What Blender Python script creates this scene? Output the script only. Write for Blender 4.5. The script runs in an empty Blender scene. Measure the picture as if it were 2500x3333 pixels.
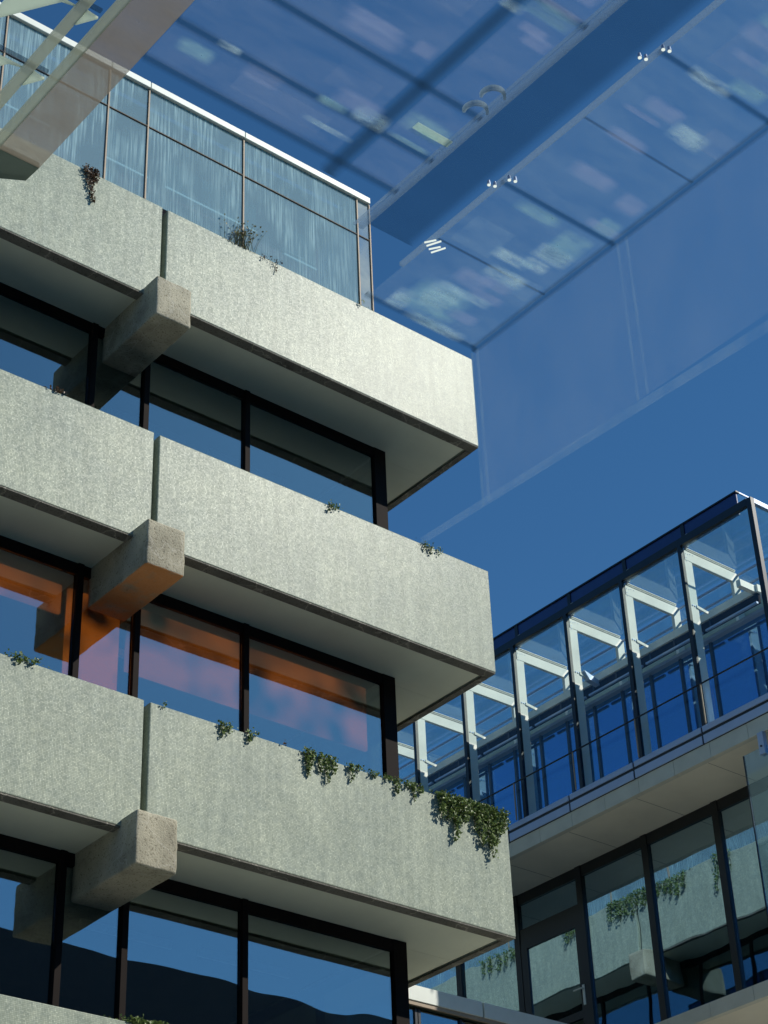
import bpy, bmesh, math, random
from mathutils import Vector, Matrix
random.seed(7)
C = bpy.context.scene
COL = C.collection
ZO = 20.0            # heights below are measured from the top of the uppermost tiled parapet, 20 m above the ground

# ---------------------------------------------------------------- camera
cam = bpy.data.objects.new('camera', bpy.data.cameras.new('camera'))
COL.objects.link(cam)
r = Vector((0.77503964, -0.63094257, -0.03500059))
u = Vector((-0.32649974, -0.44725872, 0.83268095))
f = Vector((0.54102817, 0.63393305, 0.55264582))
m = Matrix((r, u, -f)).transposed().to_4x4()
m.translation = Vector((-16.33181465, -16.91867423, -18.28444269 + ZO))
cam.matrix_world = m
cam.data.sensor_fit = 'VERTICAL'
cam.data.sensor_height = 36
cam.data.lens = 36 * 6337.466 / 3333
cam.data.clip_end = 5000
C.camera = cam

# ---------------------------------------------------------------- sky, sun, exposure
SUN = Vector((0.523, -0.590, 0.615)).normalized()
EL = math.asin(SUN.z); AZ = math.atan2(SUN.x, SUN.y)
w = bpy.data.worlds.new('World'); C.world = w; w.use_nodes = True
sky = w.node_tree.nodes.new('ShaderNodeTexSky')
sky.sky_type = 'NISHITA'; sky.sun_disc = False
sky.sun_elevation = EL; sky.sun_rotation = AZ
sky.air_density = 1.0; sky.dust_density = 0.2; sky.ozone_density = 2.5
tint = w.node_tree.nodes.new('ShaderNodeMix'); tint.data_type = 'RGBA'; tint.blend_type = 'MULTIPLY'
tint.inputs[0].default_value = 1; tint.inputs[7].default_value = (0.40, 0.80, 1.04, 1)
w.node_tree.links.new(sky.outputs[0], tint.inputs[6])
w.node_tree.links.new(tint.outputs[2], w.node_tree.nodes['Background'].inputs[0])
w.node_tree.nodes['Background'].inputs[1].default_value = 0.085
sl = bpy.data.lights.new('sun', 'SUN'); sl.energy = 3.6; sl.angle = math.radians(0.5); sl.color = (1.0, 0.95, 0.84)
so = bpy.data.objects.new('sun', sl); COL.objects.link(so); so.location = (0, 0, 60)
so.rotation_euler = SUN.to_track_quat('Z', 'Y').to_euler()
C.view_settings.view_transform = 'Standard'; C.view_settings.look = 'None'
C.view_settings.exposure = 0.25; C.view_settings.gamma = 1.0
C.cycles.max_bounces = 10; C.cycles.transparent_max_bounces = 24; C.cycles.glossy_bounces = 5
C.cycles.use_denoising = True; C.cycles.sample_clamp_indirect = 6
C.cycles.caustics_reflective = False; C.cycles.caustics_refractive = False

# ---------------------------------------------------------------- material helpers
class NT:
    def __init__(s, name):
        s.m = bpy.data.materials.new(name); s.m.use_nodes = True
        s.t = s.m.node_tree; s.t.nodes.clear()
        s.out = s.t.nodes.new('ShaderNodeOutputMaterial')
    def n(s, ty, **k):
        o = s.t.nodes.new(ty)
        for a, b in k.items():
            if a[0] == 'i' and a[1:].isdigit(): s.put(o.inputs[int(a[1:])], b)
            else: setattr(o, a, b)
        return o
    def put(s, inp, v):
        if isinstance(v, bpy.types.NodeSocket): s.t.links.new(v, inp)
        elif isinstance(v, bpy.types.Node): s.t.links.new(v.outputs[0], inp)
        else: inp.default_value = v
    def math(s, op, a, b=0.0, c=0.0):
        o = s.n('ShaderNodeMath', operation=op); s.put(o.inputs[0], a); s.put(o.inputs[1], b)
        if len(o.inputs) > 2: s.put(o.inputs[2], c)
        return o.outputs[0]
    def vmath(s, op, a, b=(0, 0, 0), scale=None):
        o = s.n('ShaderNodeVectorMath', operation=op); s.put(o.inputs[0], a); s.put(o.inputs[1], b)
        if scale is not None: s.put(o.inputs['Scale'], scale)
        return o.outputs[0]
    def pos(s): return s.n('ShaderNodeNewGeometry').outputs['Position']
    def noise(s, vec, scale, detail=3.0, rough=0.55):
        o = s.n('ShaderNodeTexNoise'); s.put(o.inputs['Vector'], vec)
        o.inputs['Scale'].default_value = scale; o.inputs['Detail'].default_value = detail; o.inputs['Roughness'].default_value = rough
        return o
    def ramp(s, fac, stops):
        o = s.n('ShaderNodeValToRGB'); s.put(o.inputs[0], fac)
        e = o.color_ramp.elements
        while len(e) < len(stops): e.new(0.5)
        for x, (p, c) in zip(e, stops): x.position = p; x.color = (*c, 1) if len(c) == 3 else c
        return o.outputs[0]
    def mix(s, fac, a, b):
        o = s.n('ShaderNodeMix', data_type='RGBA'); s.put(o.inputs[0], fac); s.put(o.inputs[6], a); s.put(o.inputs[7], b)
        return o.outputs[2]
    def bsdf(s, color, rough=0.6, metal=0.0, spec=0.5, normal=None, **k):
        o = s.n('ShaderNodeBsdfPrincipled')
        s.put(o.inputs['Base Color'], color if not isinstance(color, tuple) else (*color, 1))
        s.put(o.inputs['Roughness'], rough); o.inputs['Metallic'].default_value = metal
        o.inputs['Specular IOR Level'].default_value = spec
        if normal is not None: s.put(o.inputs['Normal'], normal)
        return o.outputs[0]
    def bump(s, h, strength=0.3, dist=0.01):
        o = s.n('ShaderNodeBump'); s.put(o.inputs['Height'], h); o.inputs['Strength'].default_value = strength; o.inputs['Distance'].default_value = dist
        return o.outputs[0]
    def shmix(s, fac, a, b):
        o = s.n('ShaderNodeMixShader'); s.put(o.inputs[0], fac); s.put(o.inputs[1], a); s.put(o.inputs[2], b)
        return o.outputs[0]
    def end(s, sh): s.put(s.out.inputs[0], sh); return s.m

def plain(name, col, rough=0.6, metal=0.0, spec=0.5, var=0.12, scale=3.0, bump=0.0):
    t = NT(name); p = t.pos(); nz = t.noise(p, scale, 5.0)
    c = t.ramp(nz.outputs[0], [(0.25, tuple(x * (1 - var) for x in col)), (0.75, tuple(min(1, x * (1 + var)) for x in col))])
    nm = t.bump(t.noise(p, scale * 14, 4.0).outputs[0], bump, 0.01) if bump else None
    return t.end(t.bsdf(c, rough, metal, spec, nm))

def tile_material():
    t = NT('mosaic_tile'); p = t.pos()
    sp = t.n('ShaderNodeSeparateXYZ', i0=p)
    a = t.math('ADD', sp.outputs[0], sp.outputs[1])
    uv = t.n('ShaderNodeCombineXYZ', i0=a, i1=sp.outputs[2])
    g = t.vmath('SCALE', uv.outputs[0], scale=1 / 0.0195)
    cell = t.vmath('FLOOR', g); fr = t.vmath('FRACTION', g)
    wn = t.n('ShaderNodeTexWhiteNoise', noise_dimensions='3D', i0=cell)
    fs = t.n('ShaderNodeSeparateXYZ', i0=fr)
    e = t.math('MINIMUM', fs.outputs[0], fs.outputs[1])
    grout = t.math('LESS_THAN', e, 0.13)
    big = t.noise(uv, 1.1, 4.0).outputs[0]
    mid = t.noise(uv, 9.0, 3.0).outputs[0]
    col = t.ramp(wn.outputs[0], [(0.0, (0.34, 0.39, 0.33)), (0.45, (0.415, 0.465, 0.39)), (0.85, (0.455, 0.505, 0.42)), (1.0, (0.56, 0.61, 0.51))])
    shade = t.ramp(t.math('ADD', t.math('MULTIPLY', big, 0.5), t.math('MULTIPLY', mid, 0.5)), [(0.36, (0.80, 0.825, 0.84)), (0.64, (1.12, 1.10, 1.04))])
    mul = t.n('ShaderNodeMix', data_type='RGBA', blend_type='MULTIPLY'); mul.inputs[0].default_value = 1
    t.put(mul.inputs[6], col); t.put(mul.inputs[7], shade)
    sv = t.n('ShaderNodeCombineXYZ', i0=t.math('MULTIPLY', a, 9.0), i1=t.math('MULTIPLY', sp.outputs[2], 0.9))
    drip = t.ramp(t.noise(sv, 1.0, 4.0, 0.65).outputs[0], [(0.42, (0.86, 0.87, 0.86)), (0.60, (1.04, 1.04, 1.03))])
    m2 = t.n('ShaderNodeMix', data_type='RGBA', blend_type='MULTIPLY'); m2.inputs[0].default_value = 1
    t.put(m2.inputs[6], mul.outputs[2]); t.put(m2.inputs[7], drip)
    c = t.mix(grout, m2.outputs[2], (0.21, 0.235, 0.195, 1))
    jit = t.vmath('SCALE', t.vmath('SUBTRACT', wn.outputs[1], (0.5, 0.5, 0.5)), scale=0.05)
    nrm = t.vmath('NORMALIZE', t.vmath('ADD', t.n('ShaderNodeNewGeometry').outputs['Normal'], jit))
    rg = t.math('ADD', 0.36, t.math('MULTIPLY', grout, 0.5))
    return t.end(t.bsdf(c, rg, 0, 0.11, nrm))

def concrete(name, col, orange_glow=False):
    t = NT(name); p = t.pos()
    n1 = t.noise(p, 2.2, 6.0); n2 = t.noise(p, 45, 4.0); n3 = t.noise(p, 160, 2.0)
    base = t.ramp(n1.outputs[0], [(0.3, tuple(x * .68 for x in col)), (0.5, col), (0.72, tuple(x * 1.25 for x in col))])
    pits = t.ramp(n2.outputs[0], [(0.33, (0.35, 0.33, 0.3)), (0.43, (1, 1, 1))])
    mul = t.n('ShaderNodeMix', data_type='RGBA', blend_type='MULTIPLY'); mul.inputs[0].default_value = 0.8
    t.put(mul.inputs[6], base); t.put(mul.inputs[7], pits); c = mul.outputs[2]
    vo = t.n('ShaderNodeTexVoronoi', feature='DISTANCE_TO_EDGE'); t.put(vo.inputs['Vector'], t.vmath('ADD', p, t.vmath('SCALE', n1.outputs[1], scale=0.6))); vo.inputs['Scale'].default_value = 1.6
    crack = t.ramp(vo.outputs[0], [(0.0, (1, 1, 1)), (0.02, (0, 0, 0))])
    c = t.mix(t.math('MULTIPLY', crack, 0.45), c, (0.60, 0.57, 0.48, 1))
    if orange_glow:  # orange glow painted into the colour of the underside
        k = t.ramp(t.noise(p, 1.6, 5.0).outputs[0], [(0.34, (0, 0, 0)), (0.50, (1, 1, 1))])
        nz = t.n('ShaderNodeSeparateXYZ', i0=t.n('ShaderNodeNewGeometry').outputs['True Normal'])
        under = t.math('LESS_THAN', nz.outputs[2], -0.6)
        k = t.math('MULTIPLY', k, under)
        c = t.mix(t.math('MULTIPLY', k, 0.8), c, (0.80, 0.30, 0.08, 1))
    h = t.math('ADD', n2.outputs[0], t.math('MULTIPLY', n3.outputs[0], 0.5))
    return t.end(t.bsdf(c, 0.9, 0, 0.2, t.bump(h, 0.9, 0.012)))

def glass(name, refl, tint, base=0.3, ior=1.5, wav=0.02, wscale=0.7, film=0.0, streak=False):
    """Coated window glass: fresnel mirror over a tinted see-through layer."""
    t = NT(name); p = t.pos()
    lw = t.n('ShaderNodeLayerWeight'); lw.inputs[0].default_value = 0.5
    fac = t.math('ADD', base, t.math('MULTIPLY', t.math('POWER', lw.outputs['Facing'], 5.0), 1 - base))
    nm = t.bump(t.noise(p, wscale, 1.0).outputs[0], wav, 0.5)
    gl = t.n('ShaderNodeBsdfGlossy'); gl.inputs[0].default_value = (*refl, 1); gl.inputs['Roughness'].default_value = 0.0; t.put(gl.inputs['Normal'], nm)
    tr = t.n('ShaderNodeBsdfTransparent'); tr.inputs[0].default_value = (*tint, 1)
    sh = t.shmix(fac, tr.outputs[0], gl.outputs[0])
    if film:
        d = t.n('ShaderNodeBsdfDiffuse'); d.inputs[0].default_value = (0.45, 0.5, 0.48, 1)
        k = t.ramp(t.noise(p, 1.3, 6.0).outputs[0], [(0.35, (0, 0, 0)), (0.8, (1, 1, 1))])
        sh = t.shmix(t.math('MULTIPLY', k, film), sh, d.outputs[0])
    if streak:
        sp = t.n('ShaderNodeSeparateXYZ', i0=p)
        a = t.math('ADD', sp.outputs[0], sp.outputs[1])
        v = t.n('ShaderNodeCombineXYZ', i0=t.math('MULTIPLY', a, 34.0), i1=t.math('MULTIPLY', sp.outputs[2], 0.8))
        s1 = t.noise(v, 1.0, 3.0, 0.7).outputs[0]
        v2 = t.n('ShaderNodeCombineXYZ', i0=t.math('MULTIPLY', a, 2.1), i1=t.math('MULTIPLY', sp.outputs[2], 1.1), i2=3.0)
        s2 = t.ramp(t.noise(v2, 1.0, 2.0).outputs[0], [(0.36, (0, 0, 0)), (0.62, (1, 1, 1))])
        k = t.math('MULTIPLY', t.ramp(s1, [(0.46, (0, 0, 0)), (0.66, (1, 1, 1))]), s2)
        k = t.math('ADD', t.math('MULTIPLY', k, 0.50), 0.27)
        d = t.n('ShaderNodeBsdfDiffuse'); d.inputs[0].default_value = (0.46, 0.66, 0.70, 1)
        sh = t.shmix(k, sh, d.outputs[0])
    return t.end(sh)

def ghosted(name, alpha, col, tcol=None, var=0.5, scale=2.0, soft=None):
    """See-through layer imitating a window reflection: mostly clear, the rest scatters sunlight that falls on it from above."""
    t = NT(name); p = t.pos()
    d = t.n('ShaderNodeBsdfDiffuse'); d.inputs[0].default_value = (*col, 1)
    l = t.n('ShaderNodeBsdfTranslucent'); l.inputs[0].default_value = (*(tcol or col), 1)
    body = t.shmix(0.6, d.outputs[0], l.outputs[0])
    tr = t.n('ShaderNodeBsdfTransparent'); tr.inputs[0].default_value = (0.97, 0.99, 1.0, 1)
    st = t.vmath('MULTIPLY', p, (0.7, 2.2, 1.0))
    k = t.ramp(t.noise(st, scale, 4.0, 0.6).outputs[0], [(0.3, (1 - var,) * 3), (0.7, (1, 1, 1))])
    if soft:      # patch fades towards its borders like a blurred reflection
        g = t.n('ShaderNodeSeparateXYZ', i0=t.n('ShaderNodeTexCoord').outputs['Generated'])
        for i, q in enumerate(soft):
            if q:
                e = t.math('MULTIPLY', t.math('MINIMUM', g.outputs[i], t.math('SUBTRACT', 1.0, g.outputs[i])), q)
                e = t.math('MINIMUM', e, 1.0); k = t.math('MULTIPLY', k, t.math('SMOOTH_MIN', e, 1.0, 0.2))
    return t.end(t.shmix(t.math('MULTIPLY', k, alpha), tr.outputs[0], body))

def emit(name, col, s, blot=0.0):
    t = NT(name); e = t.n('ShaderNodeEmission'); e.inputs[0].default_value = (*col, 1); e.inputs[1].default_value = s
    if blot:
        k = t.ramp(t.noise(t.pos(), blot, 1.0).outputs[0], [(0.33, (0, 0, 0)), (0.62, (1, 1, 1))])
        t.put(e.inputs[1], t.math('MULTIPLY', k, s))
    return t.end(e.outputs[0])

M = {}
M['tile'] = tile_material()
M['conc'] = concrete('rough_concrete', (0.44, 0.41, 0.31))
M['conc_glow'] = concrete('orange_glow_concrete', (0.44, 0.41, 0.31), True)  # underside carries the painted orange glow
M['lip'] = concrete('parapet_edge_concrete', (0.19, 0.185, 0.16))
M['soffit'] = plain('soffit_plaster', (0.76, 0.79, 0.65), 0.9, var=0.06, scale=1.5, bump=0.15)
M['slab'] = plain('interior_ceiling', (0.24, 0.26, 0.22), 0.9)
M['dark'] = plain('dark_window_metal', (0.016, 0.012, 0.011), 0.7, spec=0.08)
M['dark2'] = plain('black_window_metal', (0.010, 0.012, 0.016), 0.35, spec=0.5)
M['alu'] = plain('brownish_aluminium', (0.36, 0.29, 0.22), 0.6, metal=0.1, spec=.25)  # even brownish tone for trim and mullions
M['dullmetal'] = plain('dull_brown_metal', (0.16, 0.14, 0.12), 0.7, spec=.15)
M['white'] = plain('white_painted_steel', (0.86, 0.87, 0.79), 0.5, var=0.05)
M['cap'] = plain('pale_parapet_cap', (0.72, 0.76, 0.70), 0.5, var=0.06)
M['pent_glass'] = glass('streaked_glass', (0.55, 0.82, 0.95), (0.66, 0.72, 0.76), base=0.15, wav=0.01, streak=True)
M['pale_glass'] = glass('pale_corner_glass', (0.75, 0.9, 1.0), (0.8, 0.85, 0.9), base=0.4, wav=0.02, film=0.9)  # pale film in noise patches over the glass
M['screenglass'] = glass('wind_screen_glass', (0.6, 0.8, 1.0), (0.80, 0.88, 0.92), base=0.14, wav=0.004)
M['win'] = glass('window_glass', (0.80, 0.92, 1.0), (0.50, 0.55, 0.52), base=0.30, wav=0.010)
M['skin'] = glass('clear_screen_glass', (0.8, 0.92, 1.0), (0.955, 0.98, 0.975), base=0.03, wav=0.004)
M['blue'] = glass('blue_tinted_glass', (0.38, 0.68, 1.0), (0.26, 0.46, 0.78), base=0.45, wav=0.01)
M['roofglass'] = glass('roof_glass', (0.75, 0.9, 0.95), (0.90, 0.95, 0.95), base=0.08, wav=0.01, film=0.12)
M['lowglass'] = glass('reflecting_glass', (0.56, 0.78, 0.94), (0.60, 0.70, 0.70), base=0.62, wav=0.006, wscale=1.0)
M['navy'] = plain('navy_upstand_panel', (0.014, 0.035, 0.15), 0.3, spec=0.6)
M['ledge'] = plain('ledge_stone', (0.66, 0.66, 0.58), 0.85, var=0.10, scale=2.2, bump=0.2)
M['ledge_soffit'] = plain('ledge_underside', (0.84, 0.80, 0.68), 0.9, var=0.10, scale=0.9, bump=0.15)
M['strip'] = plain('grey_metal_strip', (0.42, 0.52, 0.72), 0.35, metal=0.2, var=0.05)
M['greenroom'] = plain('green_grey_interior', (0.42, 0.52, 0.46), 0.9, var=0.2, scale=0.8)
M['ground'] = plain('paving', (0.66, 0.64, 0.54), 0.95, var=0.1, scale=0.3)
M['opp'] = plain('dark_cladding', (0.03, 0.035, 0.045), 0.6)
M['purple'] = plain('plum_interior_wall', (0.62, 0.36, 0.36), 0.9, var=0.35, scale=0.9)
M['teal'] = plain('teal_interior_panel', (0.10, 0.30, 0.32), 0.7)
M['orange'] = emit('added_orange_glow', (1.0, 0.21, 0.03), 0.8, blot=1.5)  # made-up glowing panel in place of an orange reflection
M['orange_b'] = emit('added_deep_orange_glow', (1.0, 0.20, 0.02), 1.1, blot=2.0)
M['tube'] = emit('glowing_strip', (0.6, 0.95, 1.0), 0.7)
M['lamp'] = emit('lamp_face', (0.9, 1.0, 0.92), 0.75)
M['beam'] = ghosted('reflection_beam', 0.64, (0.50, 0.43, 0.33), (0.34, 0.29, 0.22), var=0.3)  # hazy layers from here on imitate a window reflection
M['mirrored_beam_end'] = ghosted('reflection_beam_end', 0.85, (0.13, 0.17, 0.13), (0.1, 0.13, 0.1), var=0.1)
M['flange'] = ghosted('reflection_flange', 0.70, (0.6, 0.6, 0.48), (0.42, 0.45, 0.34), var=0.1)
M['wedge'] = ghosted('reflection_wedge', 0.88, (0.85, 0.9, 0.8), (0.8, 0.88, 0.74), var=0.05)
M['pane_a'] = ghosted('reflection_pane', 0.13, (0.40, 0.56, 0.70), var=.7, scale=2.5)
M['pane_b'] = ghosted('reflection_mauve_pane', 0.15, (0.34, 0.43, 0.60), var=.8, scale=2.5)
M['pane_c'] = ghosted('reflection_bright_pane', 0.42, (0.42, 0.68, 0.66), (0.42, 0.66, 0.70), var=.8, scale=6, soft=(4, 4))
M['pane_e'] = ghosted('reflection_white_patch', 0.55, (0.62, 0.78, 0.80), (0.62, 0.80, 0.85), var=.95, scale=7, soft=(4, 4))
M['pane_d'] = ghosted('reflection_violet_pane', 0.26, (0.50, 0.55, 0.74), var=.6, scale=4, soft=(4, 4))
M['screen_a'] = ghosted('reflection_screen_pane', 0.07, (0.5, 0.6, 0.75), scale=1.2)
M['rib'] = ghosted('reflection_rib', 0.42, (0.03, 0.06, 0.10), (0.02, 0.05, 0.09), var=0.05)
M['rib_y'] = ghosted('reflection_cross_rib', 0.42, (0.03, 0.06, 0.10), (0.02, 0.05, 0.09), var=0.1, soft=(0, 2))
M['rib_x'] = ghosted('reflection_long_rib', 0.48, (0.03, 0.06, 0.10), (0.02, 0.05, 0.09), var=0.1, soft=(2, 0))
M['deep'] = ghosted('reflection_dark_band', 0.30, (0.01, 0.05, 0.12), (0.01, 0.04, 0.10), var=.1, soft=(9, 0))
M['rail'] = ghosted('reflection_rail', 0.45, (0.30, 0.42, 0.55), var=0.2)
M['rail_b'] = ghosted('reflection_ring', 0.6, (0.5, 0.6, 0.66), (0.4, 0.5, 0.56), var=0.2)
def leaf(name, c):
    t = NT(name); oi = t.noise(t.pos(), 26, 2.0)
    col = t.ramp(oi.outputs[0], [(0.3, tuple(x * .55 for x in c)), (0.55, c), (0.75, tuple(x * 1.7 for x in c))])
    b = t.bsdf(col, 0.45, 0, 0.5); l = t.n('ShaderNodeBsdfTranslucent'); t.put(l.inputs[0], col)
    return t.end(t.shmix(0.22, b, l.outputs[0]))
M['leaf'] = leaf('ivy_leaf', (0.17, 0.24, 0.07))
M['leaf_dry'] = leaf('dry_ivy_leaf', (0.13, 0.075, 0.04))
M['stem'] = plain('stem', (0.10, 0.075, 0.045), 0.9)
M['grass'] = leaf('dry_grass_blade', (0.22, 0.20, 0.09))

# ---------------------------------------------------------------- mesh helpers
class MB:
    def __init__(s): s.v = []; s.f = []
    def box(s, x0, x1, y0, y1, z0, z1):
        if x0 > x1: x0, x1 = x1, x0
        if y0 > y1: y0, y1 = y1, y0
        if z0 > z1: z0, z1 = z1, z0
        b = len(s.v)
        s.v += [(x, y, z) for z in (z0, z1) for y in (y0, y1) for x in (x0, x1)]
        s.f += [tuple(b + i for i in q) for q in ((0, 2, 3, 1), (4, 5, 7, 6), (0, 1, 5, 4), (2, 6, 7, 3), (0, 4, 6, 2), (1, 3, 7, 5))]
        return s
    def prism(s, base, d):
        """closed prism: polygon base (3-D points) swept by vector d"""
        b = len(s.v); n = len(base)
        s.v += [tuple(p) for p in base] + [tuple(p[i] + d[i] for i in range(3)) for p in base]
        s.f.append(tuple(b + i for i in range(n))); s.f.append(tuple(b + n + i for i in reversed(range(n))))
        for i in range(n):
            j = (i + 1) % n; s.f.append((b + i, b + n + i, b + n + j, b + j))
        return s
    def tube(s, a, c, rad, n=8, r2=None):
        a = Vector(a); c = Vector(c); d = (c - a).normalized()
        t = d.orthogonal().normalized(); q = d.cross(t); b = len(s.v); r2 = rad if r2 is None else r2
        for e, R in ((a, rad), (c, r2)):
            for i in range(n):
                g = 2 * math.pi * i / n; s.v.append(tuple(e + (t * math.cos(g) + q * math.sin(g)) * R))
        for i in range(n):
            j = (i + 1) % n; s.f.append((b + i, b + j, b + n + j, b + n + i))
        s.f.append(tuple(b + i for i in reversed(range(n)))); s.f.append(tuple(b + n + i for i in range(n)))
        return s
    def build(s, name, mat, parent=None, bevel=0.0, smooth=False):
        off = parent_base(parent)
        me = bpy.data.meshes.new(name)
        me.from_pydata([(x - off[0], y - off[1], z + ZO - off[2]) for x, y, z in s.v], [], s.f); me.update()
        bm = bmesh.new(); bm.from_mesh(me); bmesh.ops.recalc_face_normals(bm, faces=bm.faces); bm.to_mesh(me); bm.free()
        o = bpy.data.objects.new(name, me); COL.objects.link(o)
        me.materials.append(M[mat])
        if parent: o.parent = parent
        if bevel:
            b = o.modifiers.new('bevel', 'BEVEL'); b.width = bevel; b.segments = 2; b.limit_method = 'ANGLE'
        return o

BASE = {}
def parent_base(p):
    while p is not None:
        if p.name in BASE: return BASE[p.name]
        p = p.parent
    return (0, 0, 0)
def thing(name, label, cat, loc=(0, 0, 0), group=None):
    o = bpy.data.objects.new(name, None); COL.objects.link(o)
    o.location = loc; BASE[o.name] = tuple(loc); o.empty_display_size = 0.2
    return tag(o, label, cat, group)
def tag(o, label, cat, group=None):
    o['label'] = label; o['category'] = cat
    if group: o['group'] = group
    return o
def box(*a): return MB().box(*a)

def settle(root, k, dx, dy, dz):
    """the glass building and the link are drawn on a grid of their own; bring that grid to metres and to its place"""
    l = root.location; root.location = (l.x * k + dx, l.y * k + dy, (l.z - ZO) * k + dz + ZO); root.scale = (k, k, k)
# ---------------------------------------------------------------- ground
g = box(-400, 400, -400, 400, -20.4, -20).build('ground', 'ground'); g['kind'] = 'structure'

# ================================================================ building with tiled parapets
LB = thing('office_building', 'old office building with pale mosaic tiled parapets, concrete brackets and dark ribbon windows', 'building', (-6, 2, 0))
S = 3.8; PH = 1.6553
JX = -5.552
LEV = [0, -3.8, -7.6, -11.4, -15.2]
def rough_block(x0, x1, y0, y1, z0, z1, name, mat, parent, seed):
    off = parent_base(parent)
    bm = bmesh.new(); bmesh.ops.create_cube(bm, size=1)
    for v in bm.verts:
        v.co = Vector((x0 + (v.co.x + .5) * (x1 - x0), y0 + (v.co.y + .5) * (y1 - y0), z0 + (v.co.z + .5) * (z1 - z0)))
    bmesh.ops.bevel(bm, geom=bm.edges[:], offset=0.028, segments=3, profile=0.5, affect='EDGES')
    bmesh.ops.subdivide_edges(bm, edges=[e for e in bm.edges if e.calc_length() > 0.12], cuts=9, use_grid_fill=True)
    bmesh.ops.triangulate(bm, faces=[q for q in bm.faces if len(q.verts) > 4])
    from mathutils import noise
    for v in bm.verts:
        v.co += noise.noise_vector(v.co * 9 + Vector((seed, 0, 0))) * 0.007 + noise.noise_vector(v.co * 30) * 0.003
        v.co.z += ZO; v.co -= Vector(off)
    me = bpy.data.meshes.new(name); bm.to_mesh(me); bm.free(); me.materials.append(M[mat])
    for q in me.polygons: q.use_smooth = True
    o = bpy.data.objects.new(name, me); COL.objects.link(o); o.parent = parent
    return o
def tiled(x0, x1, y0, y1, z0, z1):
    """tiled parapet: face, plus a bare concrete edge strip under it as a sub-part"""
    p = box(x0, x1, y0, y1, z0 + 0.02, z1).build('parapet_panel', 'tile', LB, bevel=0.012)
    return p
for k, zt in enumerate(LEV):
    zb = zt - PH
    # long facade facing the camera
    p = tiled(-13.5, JX - 0.0838, 0, 0.17, zb, zt)
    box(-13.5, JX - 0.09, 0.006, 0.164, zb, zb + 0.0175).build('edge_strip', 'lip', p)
    p = tiled(JX, 0, 0, 0.17, zb, zt)
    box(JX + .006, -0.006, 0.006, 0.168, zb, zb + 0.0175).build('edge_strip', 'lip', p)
    # end facade
    p = tiled(-0.11, 0, 0.174, 13.5, zb, zt)
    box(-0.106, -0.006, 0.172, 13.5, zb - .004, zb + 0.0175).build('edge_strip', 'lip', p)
    p = tiled(-0.11, 0, 13.6, 26, zb, zt)
    # dark joint backing
    box(JX - 0.14, JX + 0.05, 0.175, 0.2, zb + .04, zt - 0.03).build('joint_strip', 'dark', LB)
    box(-0.16, -0.115, 13.42, 13.68, zb + .04, zt - 0.03).build('joint_strip', 'dark', LB)
    # soffit and floor slab
    box(-13.5, -0.125, 0.19, 1.10, zb + 0.03, zb + 0.2).build('soffit', 'soffit', LB)
    box(-1.1, -0.125, 1.103, 26, zb + 0.03, zb + 0.2).build('soffit', 'soffit', LB)
    box(-13.5, -1.11, 1.103, 26, zb + 0.035, zb + 0.5).build('floor_slab', 'slab', LB)
    # concrete brackets
    rough_block(-5.88, -5.3367, -0.3214, 1.0, zt - 2.1921, zt - 1.5462, 'bracket_beam', 'conc_glow' if k == 1 else 'conc', LB, k * 3.3)
    rough_block(-0.98, 0.3214, 13.15, 13.7, zt - 2.1921, zt - 1.5462, 'bracket_beam', 'conc', LB, k * 5.1)
    # ribbon windows on the long facade
    za = zt - S - 0.75; zh = zb + 0.028
    ms = [-13.4, -11.0, -9.35, -7.70, -6.03, -5.19, -3.53, -1.14]
    for i in range(len(ms) - 1):
        a, b = ms[i], ms[i + 1]
        wmb = MB(); hw = 0.042
        rgt = 0.10 if i == len(ms) - 2 else hw
        wmb.box(a - hw + .001, a + hw, 0.92, 1.03, za, zh)
        wmb.box(a + hw, b - hw - .002, 0.94, 1.02, zh - 0.15, zh)
        if i == len(ms) - 2: wmb.box(b - 0.1, b + 0.115, 0.93, 1.03, za, zh)
        wo = wmb.build('window', 'dark', LB, bevel=0.004)
        box(a + hw, b - rgt, 0.975, 0.987, za, zh - 0.151).build('pane', 'win', wo)
    # windows on the end facade
    y = 1.06; i = 0
    while y < 24:
        wmb = MB(); b = y + 1.66
        wmb.box(-1.07, -0.99, y - .045 if i else 1.051, y + .045 if i else 1.06, za, zh); wmb.box(-1.06, -1.0, y + .046, b - .046, zh - 0.15, zh)
        wo = wmb.build('window', 'dark', LB)
        box(-1.03, -1.018, y + .047, b - .047, za, zh - .151).build('pane', 'win', wo)
        y = b; i += 1
# core walls and partitions inside
box(-13.5, -3.5, 5.0, 5.2, -20, -PH).build('core_wall', 'slab', LB)
box(-3.5, -3.3, 5.0, 26, -20, -PH).build('core_wall', 'slab', LB)
box(-13.6, -13.5, 0.2, 26, -20, -PH).build('core_wall', 'slab', LB)
for k in (0, 1, 2):
    zt = LEV[k]
    for a, b in ((-5.0, -3.7), (-3.3, -1.9)):
        box(a, b, 2.2, 2.26, zt - PH - 0.22, zt - PH - 0.12).build('ceiling_light', 'white', LB)
# glowing panels added on the middle storey to stand for an orange reflection
box(-8.0, -6.1, 1.25, 1.3, -6.0, -5.6).build('added_glow_panel', 'orange', LB)
t = box(-6.0, -5.25, 1.25, 1.3, -7.05, -5.6).build('added_glow_panel', 'orange_b', LB); t['label'] = 'added orange glowing panel behind the window left of the bracket'
t = box(-5.1, -1.25, 1.3, 1.35, -6.45, -5.5).build('added_glow_panel', 'orange', LB); t['label'] = 'added orange glowing band behind the upper part of the window'
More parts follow.
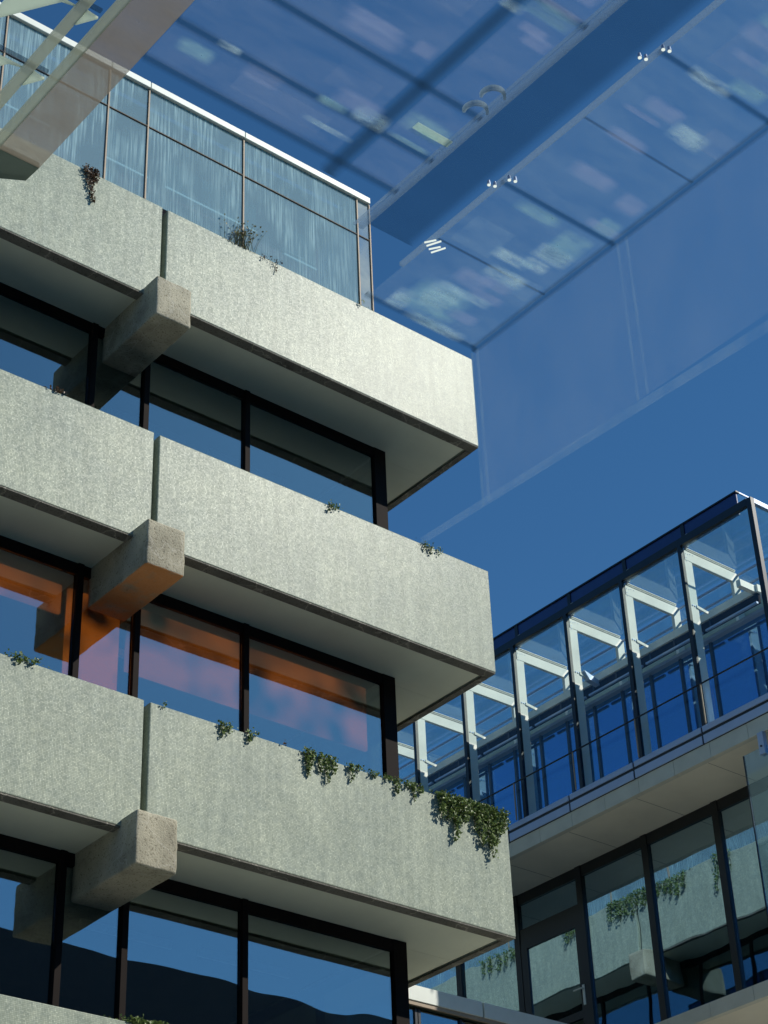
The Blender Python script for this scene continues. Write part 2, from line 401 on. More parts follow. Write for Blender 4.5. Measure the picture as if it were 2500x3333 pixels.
# tubes and trim at the corner
box(0.002, 0.03, 0.05, 0.085, -3.8 - 1.6, -3.8 - 0.05).build('corner_trim', 'alu', LB)
box(0.002, 0.022, 0.05, 0.085, -1.6, -0.05).build('corner_trim', 'alu', LB)

# penthouse
PT = box(-2.25, -1.95, 0.05, 0.1, -.02, 0.03).build('penthouse', 'alu', LB)
XM = [-12.0, -10.1, -8.20, -6.57, -5.92, -4.28, -2.17, -1.93]
for x in XM:
    box(x - 0.010, x + 0.010, 0.0, 0.05, 0.0, 2.09).build('mullion', 'alu', PT)
box(-12, -1.93, 0.005, 0.018, 1.363, 1.377).build('transom', 'dullmetal', PT)
for a, b in zip(XM, XM[1:]):
    for z0, z1 in ((0.0, 1.35), (1.39, 2.085)):
        box(a + .02, b - .02, 0.02, 0.03, z0, z1).build('pane', 'pale_glass' if a == -2.17 else 'pent_glass', PT)
for a, b in zip(XM[:-2], XM[1:-2] + [-1.925]):
    box(a + .006, b - .006, -0.03, 0.3, 2.09, 2.205).build('cap', 'cap', PT, bevel=0.006)
# end side of the penthouse
y = 0.06
while y < 24:
    box(-1.95, -1.91, y, y + .04, 0.0, 2.09).build('mullion', 'alu', PT)
    box(-1.935, -1.925, y + .042, y + 1.998, 0.0, 2.085).build('pane', 'pent_glass', PT)
    y += 2.0
box(-2.2, -1.9, 0.302, 24, 2.09, 2.205).build('cap', 'cap', PT)
box(-12, -2.25, .85, .95, -0.02, 2.0).build('inner_wall', 'purple', PT)
box(-12, -2.22, 0.35, 24, 2.0, 2.08).build('ceiling', 'slab', PT)
box(-12, -0.13, 0.175, 26, -0.3, -0.1).build('roof_deck', 'slab', PT)
for a, b, z0, z1 in ((-6.3, -5.6, .95, 1.5), (-5.3, -3.7, .95, 1.45), (-3.2, -2.6, .8, 1.35), (-6.35, -6.15, .2, .75), (-8.0, -7.2, 1.0, 1.6)):
    box(a, b, .5, .54, z0, z1).build('inner_panel', 'teal', PT)  # plain teal panels behind the glass
    if z0 > .5: box(a, b, .47, .485, z0 - .03, z0 - .012).build('glow_strip', 'tube', PT)  # thin glowing strip along the panel's lower edge

# ================================================================ right-hand glass building
RB = thing('glass_office_building', 'newer office building with glazed upper storey, white steel portal frames and stone ledges', 'building', (12, 10, 0))
X = 8.6; YF = [1.73] + [3.60 + 1.598 * i for i in range(13)]
ZL = -2.17; ZT = 1.79
YE = YF[-1]
box(X, X + .10, 1.73, 1.84, ZL - .3, ZT + 0.07).build('corner_post', 'dark2', RB)
box(X, X + .09, 1.842, YE, ZT - .075, ZT + .09).build('top_rail', 'dark2', RB, bevel=.004)
box(X + .102, 14, 1.73, 1.82, ZT - .03, ZT + .07).build('top_rail', 'strip', RB)
# navy upstand behind the rail
for a, b in zip(YF, YF[1:]):
    a2 = 2.2 if a == YF[0] else a + 0.03
    box(X + 0.20, X + 0.23, a2, b - .03, ZT + .0, 2.275).build('upstand_panel', 'navy', RB)
    box(X + .18, X + .25, b - .045, b + .045, ZT - .02, 2.28).build('upstand_post', 'dark2', RB)
    box(X + .12, X + .17, b - .16, b - .10, ZT + .072, ZT + .19).build('rail_clip', 'white', RB)
box(X + .17, X + .27, 2.17, YE, 2.28, 2.31).build('upstand_cap', 'dark2', RB)
box(X + .272, 13, 2.17, 2.2, 2.28, 2.31).build('upstand_cap', 'strip', RB)
box(X + .24, 13, 2.18, 2.195, ZT + .1, 2.278).build('upstand_pane', 'skin', RB)
for i, (a, b) in enumerate(zip(YF, YF[1:])):
    box(X, X + .07, b - .045, b + .042, ZL - .02, ZT - .072).build('mullion', 'dark2', RB)
    a0 = a + (.112 if i == 0 else .044)
    box(X + .03, X + .042, a0, b - .047, ZL, ZT - .072).build('screen_pane', 'skin', RB)
    # portal frame in the plane y = b
    pf = MB()
    pf.box(X + .075, X + .30, b - .03, b + .03, ZL, ZT - .352)
    pf.box(X + .10, X + 1.60, b - .035, b + .035, ZT - .35, ZT - .13)
    p = pf.build('portal_frame', 'white', RB, bevel=.004)
    box(X + .16, X + 1.56, b - .045, b + .045, ZT - .115, ZT - .10).build('flange', 'white', p)
    box(X + .16, X + 1.56, b - .055, b + .055, ZT - .085, ZT - .068).build('flange', 'white', p)
    kn = MB().prism([(X + 1.46, b - .036, ZT - .34), (X + 1.62, b - .036, ZT - .13), (X + 1.66, b - .036, ZT - .13), (X + 1.66, b - .036, .1), (X + 1.46, b - .036, .1), (X + 1.46, b - .036, ZT - .38)], (0, .072, 0))
    kn.build('inner_post', 'white', p, bevel=.003)
    MB().prism([(X + .24, b - .05, .40), (X + .56, b - .05, .36), (X + .56, b - .05, .42), (X + .24, b - .05, .46)], (0, .02, 0)).build('strut', 'white', p)
    bo = MB()
    for dx, dz in ((.14, 0), (.14, -.09), (.2, .0), (.26, .02), (.34, .02), (.14, -.16)):
        bo.tube((X + dx, b - .036, ZT - .2 + dz), (X + dx, b - .044, ZT - .2 + dz), .009, 6)
    for dx in (.135, .20): bo.tube((X + dx, b - .031, .43), (X + dx, b - .045, .43), .016, 8)
    bo.build('bolt', 'strip', p)
# bands at mid height
bx = X + .72
box(bx, bx + .12, 2.45, YE, .40, .56).build('edge_beam', 'white', RB, bevel=.004)
for b in YF[1:]:
    for q in (.10, .55, 1.05): box(bx + .03, bx + .045, b + q, b + q + .03, .22, .399).build('band_post', 'dark2', RB)
box(bx + .05, bx + .11, 2.5, YE, .2, .398).build('dark_band', 'dark', RB)
for a, b in zip(YF, YF[1:]): box(bx - .03, bx + .02, max(a + .3, 2.5), b + .2, .155, .195).build('light_rail', 'strip', RB)
# blue inner glazing under the bands
BX = X + 1.0
ym = 2.5; i = 0
while ym < YE - 1:
    nx = (3.99 + 0.0) if i == 0 else ym + 0.799
    box(BX, BX + .07, ym - .03, ym + .03, ZL, .2).build('inner_mullion', 'dark2', RB)
    box(BX + .03, BX + .042, ym + .032, nx - .032, ZL, .2).build('inner_pane', 'blue', RB)
    ym = nx; i += 1
MB().prism([(X + .32, YF[3] - .10, .50), (X + .70, YF[3] - .10, .40), (X + .72, YF[3] - .10, .28), (X + .45, YF[3] - .10, .33)], (0, .12, 0)).build('floodlight', 'strip', RB)
# clerestory above the band and roof glass
box(X + 1.66, X + 1.70, 2.0, YE, .1, 1.05).build('inner_cladding', 'greenroom', RB)
cl = MB()
for z in (.62, .9, 1.05, 1.3, 1.62): cl.box(X + 1.62, X + 1.655, 2.0, YE, z, z + .035)
cl.build('clerestory_rail', 'strip', RB)
for a, b in zip(YF, YF[1:]):
    box(X + 1.67, X + 1.682, a + .05, b - .05, 1.09, 1.64).build('clerestory_pane', 'roofglass', RB)
    box(X + .11, X + 1.64, a + .06, b - .06, ZT - .05, ZT - .038).build('roof_pane', 'roofglass', RB)
box(X + .9, X + 3.5, 2.2, YE, .1, .16).build('mezzanine_slab', 'strip', RB)
box(X + 2.6, X + 2.7, 2.2, YE, ZL, .1).build('rear_wall', 'greenroom', RB)
box(X + 3.4, X + 3.5, 2.2, YE, .16, 1.75).build('rear_wall', 'greenroom', RB)
for b in YF[1:]:
    hb = -.75 + .35 * math.sin(b * 5.1); box(X + 1.12, X + 1.15, b - .78, b - .30 + .2 * math.cos(b * 3), ZL, hb).build('inner_panel', 'cap', RB); box(X + 1.9, X + 2.1, b + .35, b + .62, ZL, .1).build('inner_column', 'greenroom', RB)  # pale panels added to imitate patches mirrored in the glazing
# end face (towards the camera side)
for a, b in ((X + .102, 10.1), (10.16, 11.6), (11.66, 13.2)):
    box(a, b, 1.76, 1.772, ZL, ZT - .04).build('screen_pane', 'skin', RB)
    box(b, b + .058, 1.74, 1.82, ZL, ZT - .035).build('mullion', 'dark2', RB)
box(X + .3, 13, 2.5, 2.6, .40, .545).build('edge_beam', 'white', RB)
box(X + 1.72, 13, 2.45, 2.5, -2.17, .39).build('end_inner_wall', 'greenroom', RB)
# ledge: metal strips, groove, stone
for (z1, z0, gx, mat, nm) in ((ZL, -2.285, 0.0, 'strip', 'metal_strip'), (-2.345, -2.51, .0, 'strip', 'metal_strip')):
    ys = [1.73] + [5.385 + 1.745 * (i - 1) for i in range(0, 12)]
    ys = [1.73, 3.64, 5.385, 7.125, 8.87, 10.6, 12.35, 14.1, 15.85, 17.6, 19.3, 21.0, 22.8]
    for a, b in zip(ys, ys[1:]): box(X - .03, X + .3, a + .02, b - .02, z0, z1).build(nm, mat, RB, bevel=.003)
box(X - .01, X + .28, 1.76, 22.8, -2.52, ZL - .01).build('groove', 'dark2', RB)
ys = [1.73 + .9 * i for i in range(25)]
for a, b in zip(ys, ys[1:]): box(X, X + .12, a + .004, b - .004, -2.82, -2.521).build('stone_panel', 'ledge', RB, bevel=.003)
box(X + .123, X + 6, 1.76, 22.9, -2.815, -2.53).build('ledge_soffit', 'ledge_soffit', RB)
ys = [1.9 + 1.82 * i for i in range(12)]
for a in ys: 
    MB().prism([(X + .13, a, -2.818), (X + .13, a + .006, -2.818), (X + 1.42, a + .006, -2.818), (X + 1.42, a, -2.818)], (0, 0, .002)).build('soffit_joint', 'dark', RB)
# railing in front of the upper glazing (inside the screen line, above the ledge)
rl = MB().tube((X - .12, 1.0, -1.40), (X - .12, 23, -1.40), .016, 8)
RL = rl.build('railing', 'dark2', RB)
for yy in [1.75 + 1.69 * i for i in range(12)]:
    box(X - .135, X - .115, yy - .012, yy + .012, -2.2, -1.41).build('baluster', 'alu', RL)
# lower storey glazing
XI = 10.035; zf = -7.1; z1 = -2.82
yl = [1.2, 3.0, 4.77, 6.62, 8.455, 10.33, 12.15, 13.97, 15.8, 17.6, 19.4, 21.2]
for i, (a, b) in enumerate(zip(yl, yl[1:])):
    wmb = MB(); wmb.box(XI - .03, XI + .09, a - .055, a + .10, zf, z1 - .001)
    wmb.box(XI - .01, XI + .07, a + .101, b - .056, z1 - .22, z1 - .001)
    if a == 8.455:
        wmb.box(XI - .01, XI + .07, a + .101, b - .056, -3.88, -3.58)
        wo = wmb.build('window', 'dark2', RB)
        box(XI + .03, XI + .042, a + .101, b - .056, -3.578, z1 - .221).build('pane', 'lowglass', wo)
        dm = MB(); dm.box(XI - .02, XI + .05, a + .102, a + .24, zf, -3.885); dm.box(XI - .02, XI + .05, b - .24, b - .06, zf, -3.885)
        dm.box(XI - .02, XI + .05, a + .241, b - .241, -4.02, -3.885); dm.box(XI - .02, XI + .05, a + .241, b - .241, -5.85, -5.70)
        do = dm.build('door', 'dark2', RB)
        box(XI + .01, XI + .022, a + .241, b - .241, -5.699, -4.021).build('door_pane', 'lowglass', do)
        hm = MB().tube((XI - .02, a + .15, -5.30), (XI - .09, a + .15, -5.30), .018).tube((XI - .09, a + .15, -5.30), (XI - .09, a + .36, -5.30), .018)
        hm.box(XI - .035, XI - .021, a + .12, a + .18, -5.62, -5.22)
        hm.build('handle', 'white', do)
    else:
        wo = wmb.build('window', 'dark2', RB)
        box(XI + .03, XI + .042, a + .101, b - .056, zf, z1 - .221).build('pane', 'lowglass', wo)
# room behind the lower glazing
box(XI + 3.2, XI + 3.3, 1.0, 23, zf, z1).build('rear_wall', 'greenroom', RB)
for a in (2.2, 4.0, 5.8, 7.6, 9.4, 11.3): box(XI + 1.4, XI + 1.75, a + .3, a + .6, zf, z1 - .01).build('inner_column', 'slab', RB)
box(XI + .3, XI + 3.2, 1.0, 23, z1 - .32, z1 - .02).build('inner_ceiling', 'slab', RB)
# lower ledge
ys = [.4 + .98 * i for i in range(7)] + [6.42]
for a, b in zip(ys, ys[1:]): box(X, X + .12, a + .004, b - .004, -7.38, -7.12).build('stone_panel', 'ledge', RB, bevel=.003)
box(X + .123, 14, .4, 23, -7.375, -7.14).build('ledge_soffit', 'ledge_soffit', RB)
# glass wind screen at the near end
sc = box(X - .01, X + .01, 1.1, 2.79, -7.0, -3.1).build('wind_screen', 'screenglass', RB)
box(X - .014, X + .014, 2.792, 2.812, -7.0, -3.1).build('screen_edge', 'dark2', sc)
br = box(X - .05, X + .05, 2.28, 2.40, -3.25, -2.83).build('screen_bracket', 'strip', RB)
MB().tube((X - .051, 2.34, -3.1), (X - .065, 2.34, -3.1), .02).build('bolt', 'dark2', br)
# mass of the building beyond
box(14.2, 24, 2.6, 26, -20, 1.6).build('rear_block', 'opp', RB)
box(XI + 3.4, 14.1, 1.3, 26, -20, -7.4).build('lower_block', 'opp', RB)

settle(RB, 0.9445, -0.906, -0.939, -1.015)

# ================================================================ low link building between the two
LK = thing('link_building', 'low glazed link with white metal fascia, seen at the foot between both buildings', 'building', (4.3, 8, 0))
YK = 6.5
for a, b in ((-0.9, 2.45), (2.49, 5.37), (5.41, 8.55)):
    box(a, b, YK, YK + .05, -7.36, -7.10).build('fascia', 'cap', LK, bevel=.004)
box(-0.9, 8.55, YK + .051, 10, -7.34, -7.16).build('roof', 'slab', LK)
box(-.9, 8.55, YK + .02, YK + .06, -7.43, -7.362).build('gutter', 'alu', LK)
xs = [-0.9, .9, 2.5, 3.98, 4.05, 4.95, 6.2, 7.4, 8.5]
for a, b in zip(xs, xs[1:]):
    wo = box(a - .025, a + .025, YK + .1, YK + .18, -12, -7.431).build('window', 'dark2', LK)
    box(a + .026, b - .026, YK + .13, YK + .142, -12, -7.431).build('pane', 'win', wo)
box(-.9, 8.5, YK + 2.4, YK + 2.5, -12, -7.35).build('rear_wall', 'slab', LK)
box(-.9, 8.5, YK + .0, 10, -20, -12).build('base', 'ledge', LK)

settle(LK, 0.9445, -0.906, -0.939, -1.015)

# ================================================================ building opposite (behind the camera; mirrored in the lowest windows)
OB = thing('opposite_building', 'dark clad block mirrored as a black silhouette in the lowest ribbon windows', 'building', (10, -30, 0))
box(-60, 70, -40, -26, -20, 1.75).build('wall', 'opp', OB)
for i in range(24):
    box(-58 + 5.2 * i, -54.5 + 5.2 * i, -26.05, -25.99, -2.5, -.5).build('window', 'blue', OB)

# ================================================================ window reflection built as a made-up canopy overhead
CP = thing('reflection_canopy', 'window reflection built as a made-up overhead canopy of frosted panes against the blue sky', 'reflection', (-10, -11, 11))
Z = -9.0
def cp(x0, x1, y0, y1, z0, z1, nm, mat, par=None): return box(x0, x1, y0, y1, Z + z0, Z + z1).build(nm, mat, par or CP)
MBm = cp(-12.09, -11.78, -26, -8.15, 0, .012, 'mirrored_beam', 'beam')
cp(-12.15, -12.092, -26, -8.15, -.01, .03, 'flange', 'flange', MBm)
MB().prism([(-12.09, -8.149, Z), (-11.78, -8.149, Z), (-11.78, -7.97, Z + .02), (-11.94, -7.88, Z + .02), (-12.2, -7.9, Z + .02)], (0, 0, .05)).build('mirrored_beam_end', 'mirrored_beam_end', MBm)
cp(-12.33, -12.26, -26, -8.2, 0, .03, 'flange', 'flange', MBm)
for y in (-8.23, -8.87, -9.51, -10.15, -10.8):
    MB().prism([(-12.17, y, Z), (-12.255, y - .01, Z), (-12.255, y + .13, Z), ], (0, 0, .02)).build('mirrored_wedge', 'wedge', CP)
    MB().prism([(-12.335, y, Z), (-12.7, y + .0, Z), (-12.7, y + .42, Z), (-12.42, y + .02, Z)], (0, 0, .02)).build('mirrored_wedge', 'wedge', CP)
    MB().prism([(-12.17, y - .02, Z + .03), (-12.7, y - .02, Z + .03), (-12.7, y - .05, Z + .03), (-12.17, y - .05, Z + .03)], (0, 0, .02)).build('mirrored_bar', 'rib', CP)
# field nearest the open sky
ribs = [-8.44, -9.94, -11.45, -12.95, -14.4]
for a, b in zip(ribs, ribs[1:]):
    cp(-9.16, -8.12, b + .02, a - .02, 0, .01, 'roof_pane', 'pane_a')  # made-up pane, part of the window reflection
    for q in (0.0,): cp(-9.18, -8.1, a - .03, a + .03, -.005, .02, 'mirrored_cross_rib', 'rib_y')
cp(-9.16, -8.12, -9.25, -9.22, -.004, .0, 'mirrored_cross_rib', 'rib_y'); cp(-9.16, -8.12, -10.75, -10.72, -.004, .0, 'mirrored_cross_rib', 'rib_y')
cp(-8.14, -8.075, -14.4, -8.42, -.02, .03, 'edge_beam', 'rib_x'); cp(-9.20, -9.165, -14.4, -8.85, -.01, .02, 'edge_beam', 'rail')  # made-up edge beams, part of the window reflection
for x0, x1, y0, y1, mt in ((-9.0, -8.55, -9.93, -9.80, 'pane_c'), (-8.52, -8.2, -9.90, -9.62, 'pane_c'), (-8.95, -8.5, -10.45, -10.28, 'pane_d'), (-8.98, -8.6, -11.18, -11.03, 'pane_d'),
                       (-8.45, -8.18, -10.42, -10.22, 'pane_d'), (-8.4, -8.15, -11.2, -11.0, 'pane_b'), (-9.0, -8.45, -8.9, -8.5, 'pane_c'), (-8.85, -8.5, -9.15, -8.95, 'pane_d'),
                       (-8.5, -8.2, -9.3, -9.1, 'pane_a'), (-9.1, -8.75, -9.6, -9.3, 'pane_a'), (-8.6, -8.3, -8.75, -8.62, 'pane_d'), (-8.9, -8.3, -11.9, -11.6, 'pane_b')):
    cp(x0, x1, y0, y1, -.02, -.012, 'mirrored_patch', mt)
# field towards the mirrored beam
r2 = [-9.42, -9.8, -10.3, -11.3, -12.3, -13.3]
for i, (a, b) in enumerate(zip(r2, r2[1:])):
    cp(-11.77, -10.28, b + .02, a - .02, 0, .01, 'roof_pane', 'pane_b')  # made-up pane, part of the window reflection
    cp(-10.12, -9.70, b + .02, a - .02, 0, .01, 'roof_pane', 'pane_b')  # made-up pane, part of the window reflection
    cp(-11.77, -9.70, a - .045, a + .04, -.01, .02, 'mirrored_cross_rib', 'rib_y')
cp(-10.28, -10.12, -26, -9.3, -.02, .03, 'mirrored_long_rib', 'rib_x')
cp(-9.70, -9.66, -26, -9.0, -.02, .02, 'mirrored_long_rail', 'rail'); cp(-9.745, -9.73, -20, -9.0, -.02, .0, 'mirrored_long_rail', 'rail')
for x0, x1, y0, y1, mt in ((-11.0, -10.5, -10.55, -10.38, 'pane_d'), (-10.75, -10.4, -10.15, -9.95, 'pane_b'), (-11.2, -10.5, -9.72, -9.55, 'pane_b'), 
                         (-11.7, -11.4, -9.75, -9.6, 'pane_c'), (-10.9, -10.4, -11.1, -10.9, 'pane_b'), (-10.02, -9.72, -10.04, -9.98, 'wedge')):
    cp(x0, x1, y0, y1, -.02, -.012, 'mirrored_patch', mt)
rr = random.Random(3)
for i in range(46):      # smaller bright blurs of the reflection scattered over the made-up panes
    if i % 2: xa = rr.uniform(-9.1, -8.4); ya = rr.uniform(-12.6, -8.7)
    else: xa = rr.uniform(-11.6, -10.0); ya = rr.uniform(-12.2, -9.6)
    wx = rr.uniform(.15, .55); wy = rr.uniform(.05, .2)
    cp(xa, min(xa + wx, -8.16 if i % 2 else -9.75), ya - wy, ya, -.03 - .0007 * i, -.0296 - .0007 * i, 'mirrored_patch', rr.choice(('pane_c', 'pane_d', 'pane_d', 'pane_e')))
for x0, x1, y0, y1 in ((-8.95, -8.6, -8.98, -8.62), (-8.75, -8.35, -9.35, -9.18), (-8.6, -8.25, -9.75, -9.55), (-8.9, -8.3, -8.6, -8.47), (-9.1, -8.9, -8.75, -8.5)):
    cp(x0, x1, y0, y1, -.075, -.07, 'mirrored_patch', 'pane_e')
# reflected wall below the outer edge, built as a screen
HS = box(-8.108, -8.10, -14.4, -8.42, -10.42, Z - .02).build('mirrored_screen', 'screen_a', CP)
MB().prism([(-8.11, -7.7, -10.40), (-8.11, -14.4, -10.72), (-8.11, -14.4, -10.62), (-8.11, -7.7, -10.34)], (.01, 0, 0)).build('mirrored_bottom_rail', 'pane_a', HS)
for y in (-8.40, -8.46, -9.98, -10.07, -11.7): box(-8.112, -8.099, y - .008, y + .008, -10.42, Z - .02).build('mirrored_screen_post', 'pane_a', HS)
cp(-9.655, -9.21, -26, -9.02, .04, .09, 'mirrored_dark_band', 'deep')  # made-up dark beam, deepens the sky between the two fields
# lamps seen in the reflection, built as if hung under the made-up canopy
def spot(x, y, desc):
    t = thing('spotlight', desc, 'spotlight', (x, y, Z + ZO - .05), 'reflected twin spotlights under the made-up canopy')
    for dx, dy in ((-.02, 0), (.022, -.015)):
        h = MB().tube((x + dx, y + dy, Z - .045), (x + dx, y + dy, Z - .008), .015, 12, .01).build('mirrored_lamp_housing', 'strip', t)
        MB().tube((x + dx, y + dy, Z - .05), (x + dx, y + dy, Z - .0455), .012, 12).build('lamp_face', 'lamp', h)
spot(-9.17, -10.02, 'brighter reflected twin spotlight beside the made-up rib near the middle of the sky')
spot(-9.25, -9.90, 'dimmer reflected twin spotlight just left of the brighter one in mid sky')
spot(-9.19, -11.50, 'reflected twin spotlight near the upper right corner of the photo, right one of its pair')
spot(-9.26, -11.36, 'small reflected twin spotlight near the upper right corner, left one of its pair')
tl = thing('mirrored_tube_cluster', 'bright reflected cluster of white tube lights beside the penthouse corner', 'light', (-9.18, -9.15, Z + ZO - .05))
for i in range(4): MB().tube((-9.08 - .036 * i, -9.22 - .018 * i + .03 * (i % 2), Z - .04), (-9.13 - .036 * i, -9.12 - .018 * i, Z - .04), .0065, 8).build('tube', 'lamp', tl)
cp2 = thing('mirrored_shade', 'pair of reflected pale half ring shades on the made-up rail at top centre', 'lamp shade', (-9.78, -10.45, Z + ZO - .05))
for cx, cy in ((-9.80, -10.36), (-9.80, -10.53)):
    pm = MB(); n = 12
    for i in range(n):
        a0 = math.pi * (i / n) - .5 + math.pi; a1 = math.pi * ((i + 1) / n) - .5 + math.pi
        q = [(cx + R * math.cos(a) * 1.0, cy + R * math.sin(a), Z - .02) for R, a in ((.07, a0), (.07, a1), (.088, a1), (.088, a0))]
        pm.prism(q, (0, 0, -.04))
    pm.build('half_ring', 'rail_b', cp2)

# ================================================================ plants
def leaf_quad(mb, c, size, face):
    """small folded leaf around c; face = outward direction"""
    d = Vector((random.gauss(0, 1), random.gauss(0, 1), random.gauss(-.6, .8))).normalized()
    nrm = (Vector(face) * random.uniform(.4, 1.2) + Vector((random.gauss(0, .6), random.gauss(0, .6), random.gauss(.3, .6)))).normalized()
    s = d.cross(nrm)
    if s.length < .1: return
    s.normalize(); n2 = s.cross(d)
    c = Vector(c); L = size; W = size * random.uniform(.32, .5); b = len(mb.v)
    for q in (c - d * L * .5, c + s * W + n2 * W * .35, c + d * L * .5, c - s * W + n2 * W * .35, c): mb.v.append(tuple(q))
    mb.f += [(b, b + 1, b + 4), (b + 1, b + 2, b + 4), (b + 2, b + 3, b + 4), (b + 3, b, b + 4)]
def vine(label, strands, top, n_per_m=420, size=.05, mat='leaf', side='south', name='trailing_vine', group='plants hanging over the tiled parapets', spread=.05, crest=0):
    """strands: (position along parapet, length hanging, half width); top = z of parapet top"""
    p0 = strands[0][0]
    face = (0, -1, 0) if side == 'south' else (1, 0, 0)
    P = (lambda a, o, z: (a, -o, z)) if side == 'south' else (lambda a, o, z: (o, a, z))
    base = P(p0, 0, top); root = thing(name, label, 'plant', (base[0], base[1], top + ZO), group)
    lm = MB(); sm = MB()
    strands = [q for q in strands]
    for (a, L, hw), (a2, _, _) in zip(sorted(strands), sorted(strands)[1:]):
        sm.tube(P(a, -.02, top + .006), P(a2, -.02, top + .006), .005, 4)
    for (a, L, hw) in strands:
        n = max(4, int(n_per_m * L * (hw / .05) ** .8)); ph = random.uniform(0, 6)
        prev = P(a, -.06, top + .01)
        steps = 6
        L0 = L if L > .13 else 0
        for i in range(1, steps + 1) if L0 else ():
            t_ = i / steps; q = P(a + .03 * math.sin(ph + t_ * 5) * L, .02 + .015 * math.sin(t_ * 9), top - L * t_ + .02)
            sm.tube(prev, q, .004, 4); prev = q
        for i in range(n):
            t_ = random.random() ** 1.25
            wd = hw * (1 - .65 * t_)
            z = top + .03 - L * t_
            lm_c = P(a + .03 * math.sin(ph + t_ * 5) * L + random.gauss(0, wd * .55), random.uniform(.008, spread + .02), z + random.gauss(0, .012))
            leaf_quad(lm, lm_c, size * random.uniform(.55, 1.15), face)
        for i in range(int(crest * hw / .05)):
            leaf_quad(lm, P(a + random.gauss(0, hw * 1.1), random.uniform(-.12, .04), top + abs(random.gauss(0, .028))), size * random.uniform(.6, 1.1), (0, -.5, 1))
    sm.build('stem', 'stem', root); lm.build('leaves', mat, root)
    return root
T = LEV
vine('brown dried vine hanging down the uppermost parapet, left of the joint', [(-6.82, .34, .05), (-6.75, .56, .05), (-6.88, .14, .05), (-6.70, .2, .04)], T[0], 380, .036, 'leaf_dry', crest=10)
vine('tiny dry sprigs on the uppermost parapet right of the grass tuft', [(-3.95, .10, .05), (-3.85, .1, .07), (-3.73, .22, .03), (-3.64, .06, .04)], T[0], 130, .03, 'leaf_dry')
vine('small sprig at the foot of the penthouse corner', [(-2.17, .04, .05)], T[0], 150, .035, 'leaf', crest=14)
vine('small tuft growing on the second parapet at the left, near the window', [(-7.06, .03, .08)], T[1], 200, .045, 'leaf_dry', crest=40)
vine('small sprig hanging midway along the second parapet from the top', [(-2.86, .14, .04), (-2.76, .08, .06)], T[1], 240, .04, crest=12)
vine('sparse sprig near the right corner of the second parapet from the top', [(-1.2, .14, .05), (-1.08, .15, .06), (-.94, .10, .05)], T[1], 190, .035, crest=10)
vine('leafy sprig on the third parapet at the left edge of the photo', [(-7.3, .09, .08), (-7.12, .05, .1)], T[2], 220, .045, crest=24)
vine('tiny sprig just right of the joint on the third parapet', [(-5.37, .05, .03)], T[2], 250, .035, crest=8)
vine('short green vine on the third parapet, first to the right of the joint', [(-4.55, .19, .05), (-4.46, .10, .05)], T[2], 300, .04, crest=8)
vine('short green vine on the third parapet, second to the right of the joint', [(-4.17, .15, .045), (-4.09, .07, .05)], T[2], 300, .04, crest=8)
vine('tiny reddish sprig between two larger vines on the third parapet', [(-3.63, .02, .03)], T[2], 250, .035, 'leaf_dry', crest=8)
vine('long thin vine of the twin tufts midway on the third parapet', [(-3.30, .34, .045), (-3.24, .20, .06)], T[2], 380, .04, crest=12)
vine('bushy vine of the twin tufts midway on the third parapet', [(-3.10, .24, .05), (-3.0, .36, .05), (-2.90, .2, .05)], T[2], 330, .042, crest=16)
vine('loose vine with two short strands right of the twin tufts', [(-2.62, .22, .05), (-2.5, .08, .08)], T[2], 300, .04, crest=12)
vine('low vine creeping along the third parapet before the corner window', [(-2.25, .07, .1), (-2.05, .06, .08), (-1.89, .20, .06)], T[2], 270, .042, crest=16)
vine('open leafy vine with one hanging strand, left of the big corner vine', [(-1.71, .08, .08), (-1.61, .24, .04), (-1.5, .10, .06)], T[2], 260, .042, crest=14)
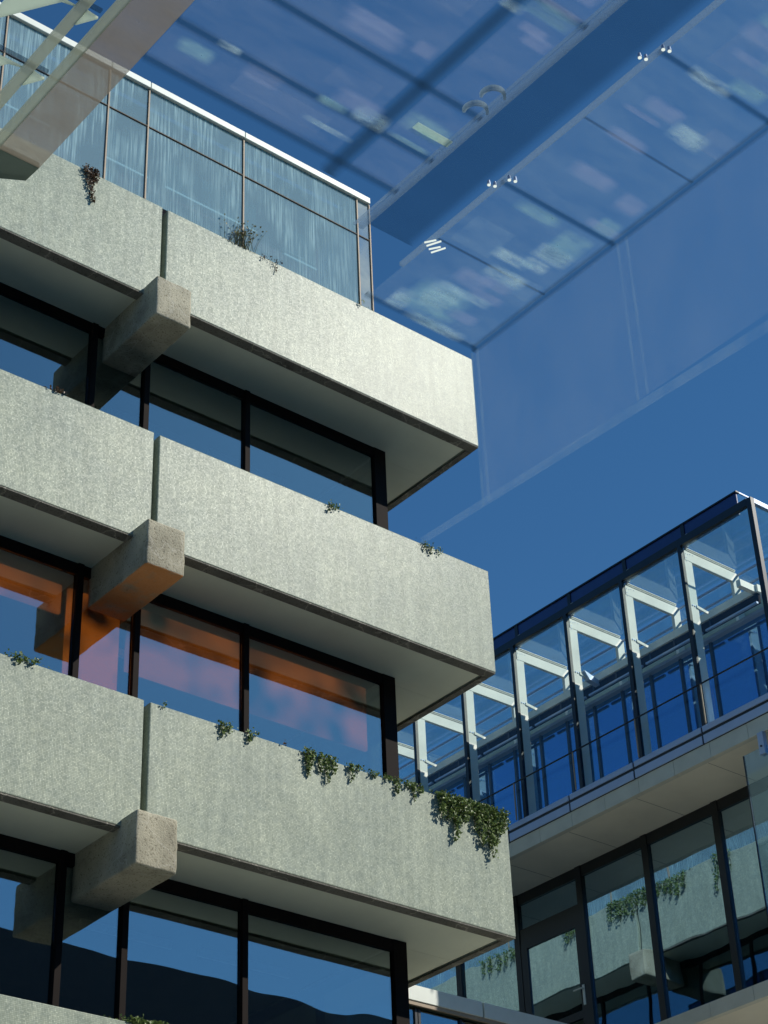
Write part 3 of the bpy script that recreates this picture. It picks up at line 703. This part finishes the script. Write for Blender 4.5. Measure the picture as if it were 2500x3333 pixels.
vine('big dense vine spilling over the corner of the third parapet', [(-1.17, .34, .07), (-1.06, .33, .08), (-.95, .38, .06), (-.94, .60, .045), (-.82, .32, .09), (-.70, .20, .09), (-.60, .36, .05), (-.50, .55, .06), (-.42, .34, .09), (-.34, .68, .055), (-.28, .5, .07), (-.2, .34, .08), (-.12, .28, .06), (-.06, .18, .04), (-1.2, .1, .06), (-.88, .15, .1), (-.55, .15, .1)], T[2], 300, .048, crest=18, spread=.10)
vine('green bush on the lowest parapet at the bottom edge of the photo', [(-5.55, .08, .12), (-5.42, .10, .12), (-5.3, .08, .1), (-5.2, .05, .1)], T[3], 420, .05, crest=60)
for lab, st, tp in (('big vine on the end wall parapet, mirrored in the glazing right of the door', [(11.9 + .22 * i, .30 + .25 * random.random(), .13) for i in range(12)], T[0]),
               ('vine on the end wall parapet mirrored in the glass door', [(15.3 + .2 * i, .4 + .4 * random.random(), .12) for i in range(4)], T[0]),
               ('thin vine on the end wall parapet mirrored in the right hand windows', [(10.75, .35, .06), (10.9, .85, .05), (10.45, .45, .03)], T[0]),
               ('straggling vine on the far end wall parapet, mirrored beside the door', [(17.6 + .3 * i, .2 + .2 * random.random(), .1) for i in range(6)], T[0])):
    vine(lab, st, tp, 130, .055, side='east', crest=9, spread=.12)
# dry grass tuft against the penthouse glass
gt = thing('grass_tuft', 'tuft of tall dry grass on the uppermost parapet against the streaked glass', 'plant', (-4.36, 0.02, ZO))
gm = MB(); gm.tube((-4.66, .02, -.02), (-4.06, .02, -.02), .022, 6)
for i in range(46):
    x = -4.36 + random.gauss(0, .11); h = random.uniform(.12, .5); lean = random.gauss(.04, .13); y = random.uniform(-.03, -.0)
    p = Vector((x, y, -.02))
    for j in range(4):
        q = p + Vector((lean * h / 3 * (1 + j * .4), random.uniform(-.02, .005), h / 4)); gm.tube(p, q, .0045 * (1 - j * .2), 3, .0045 * (.8 - j * .2)); 
        if j > 1: leaf_quad(gm, q, .04, (0, -1, 0))
        p = q
gm.build('blades', 'grass', gt)
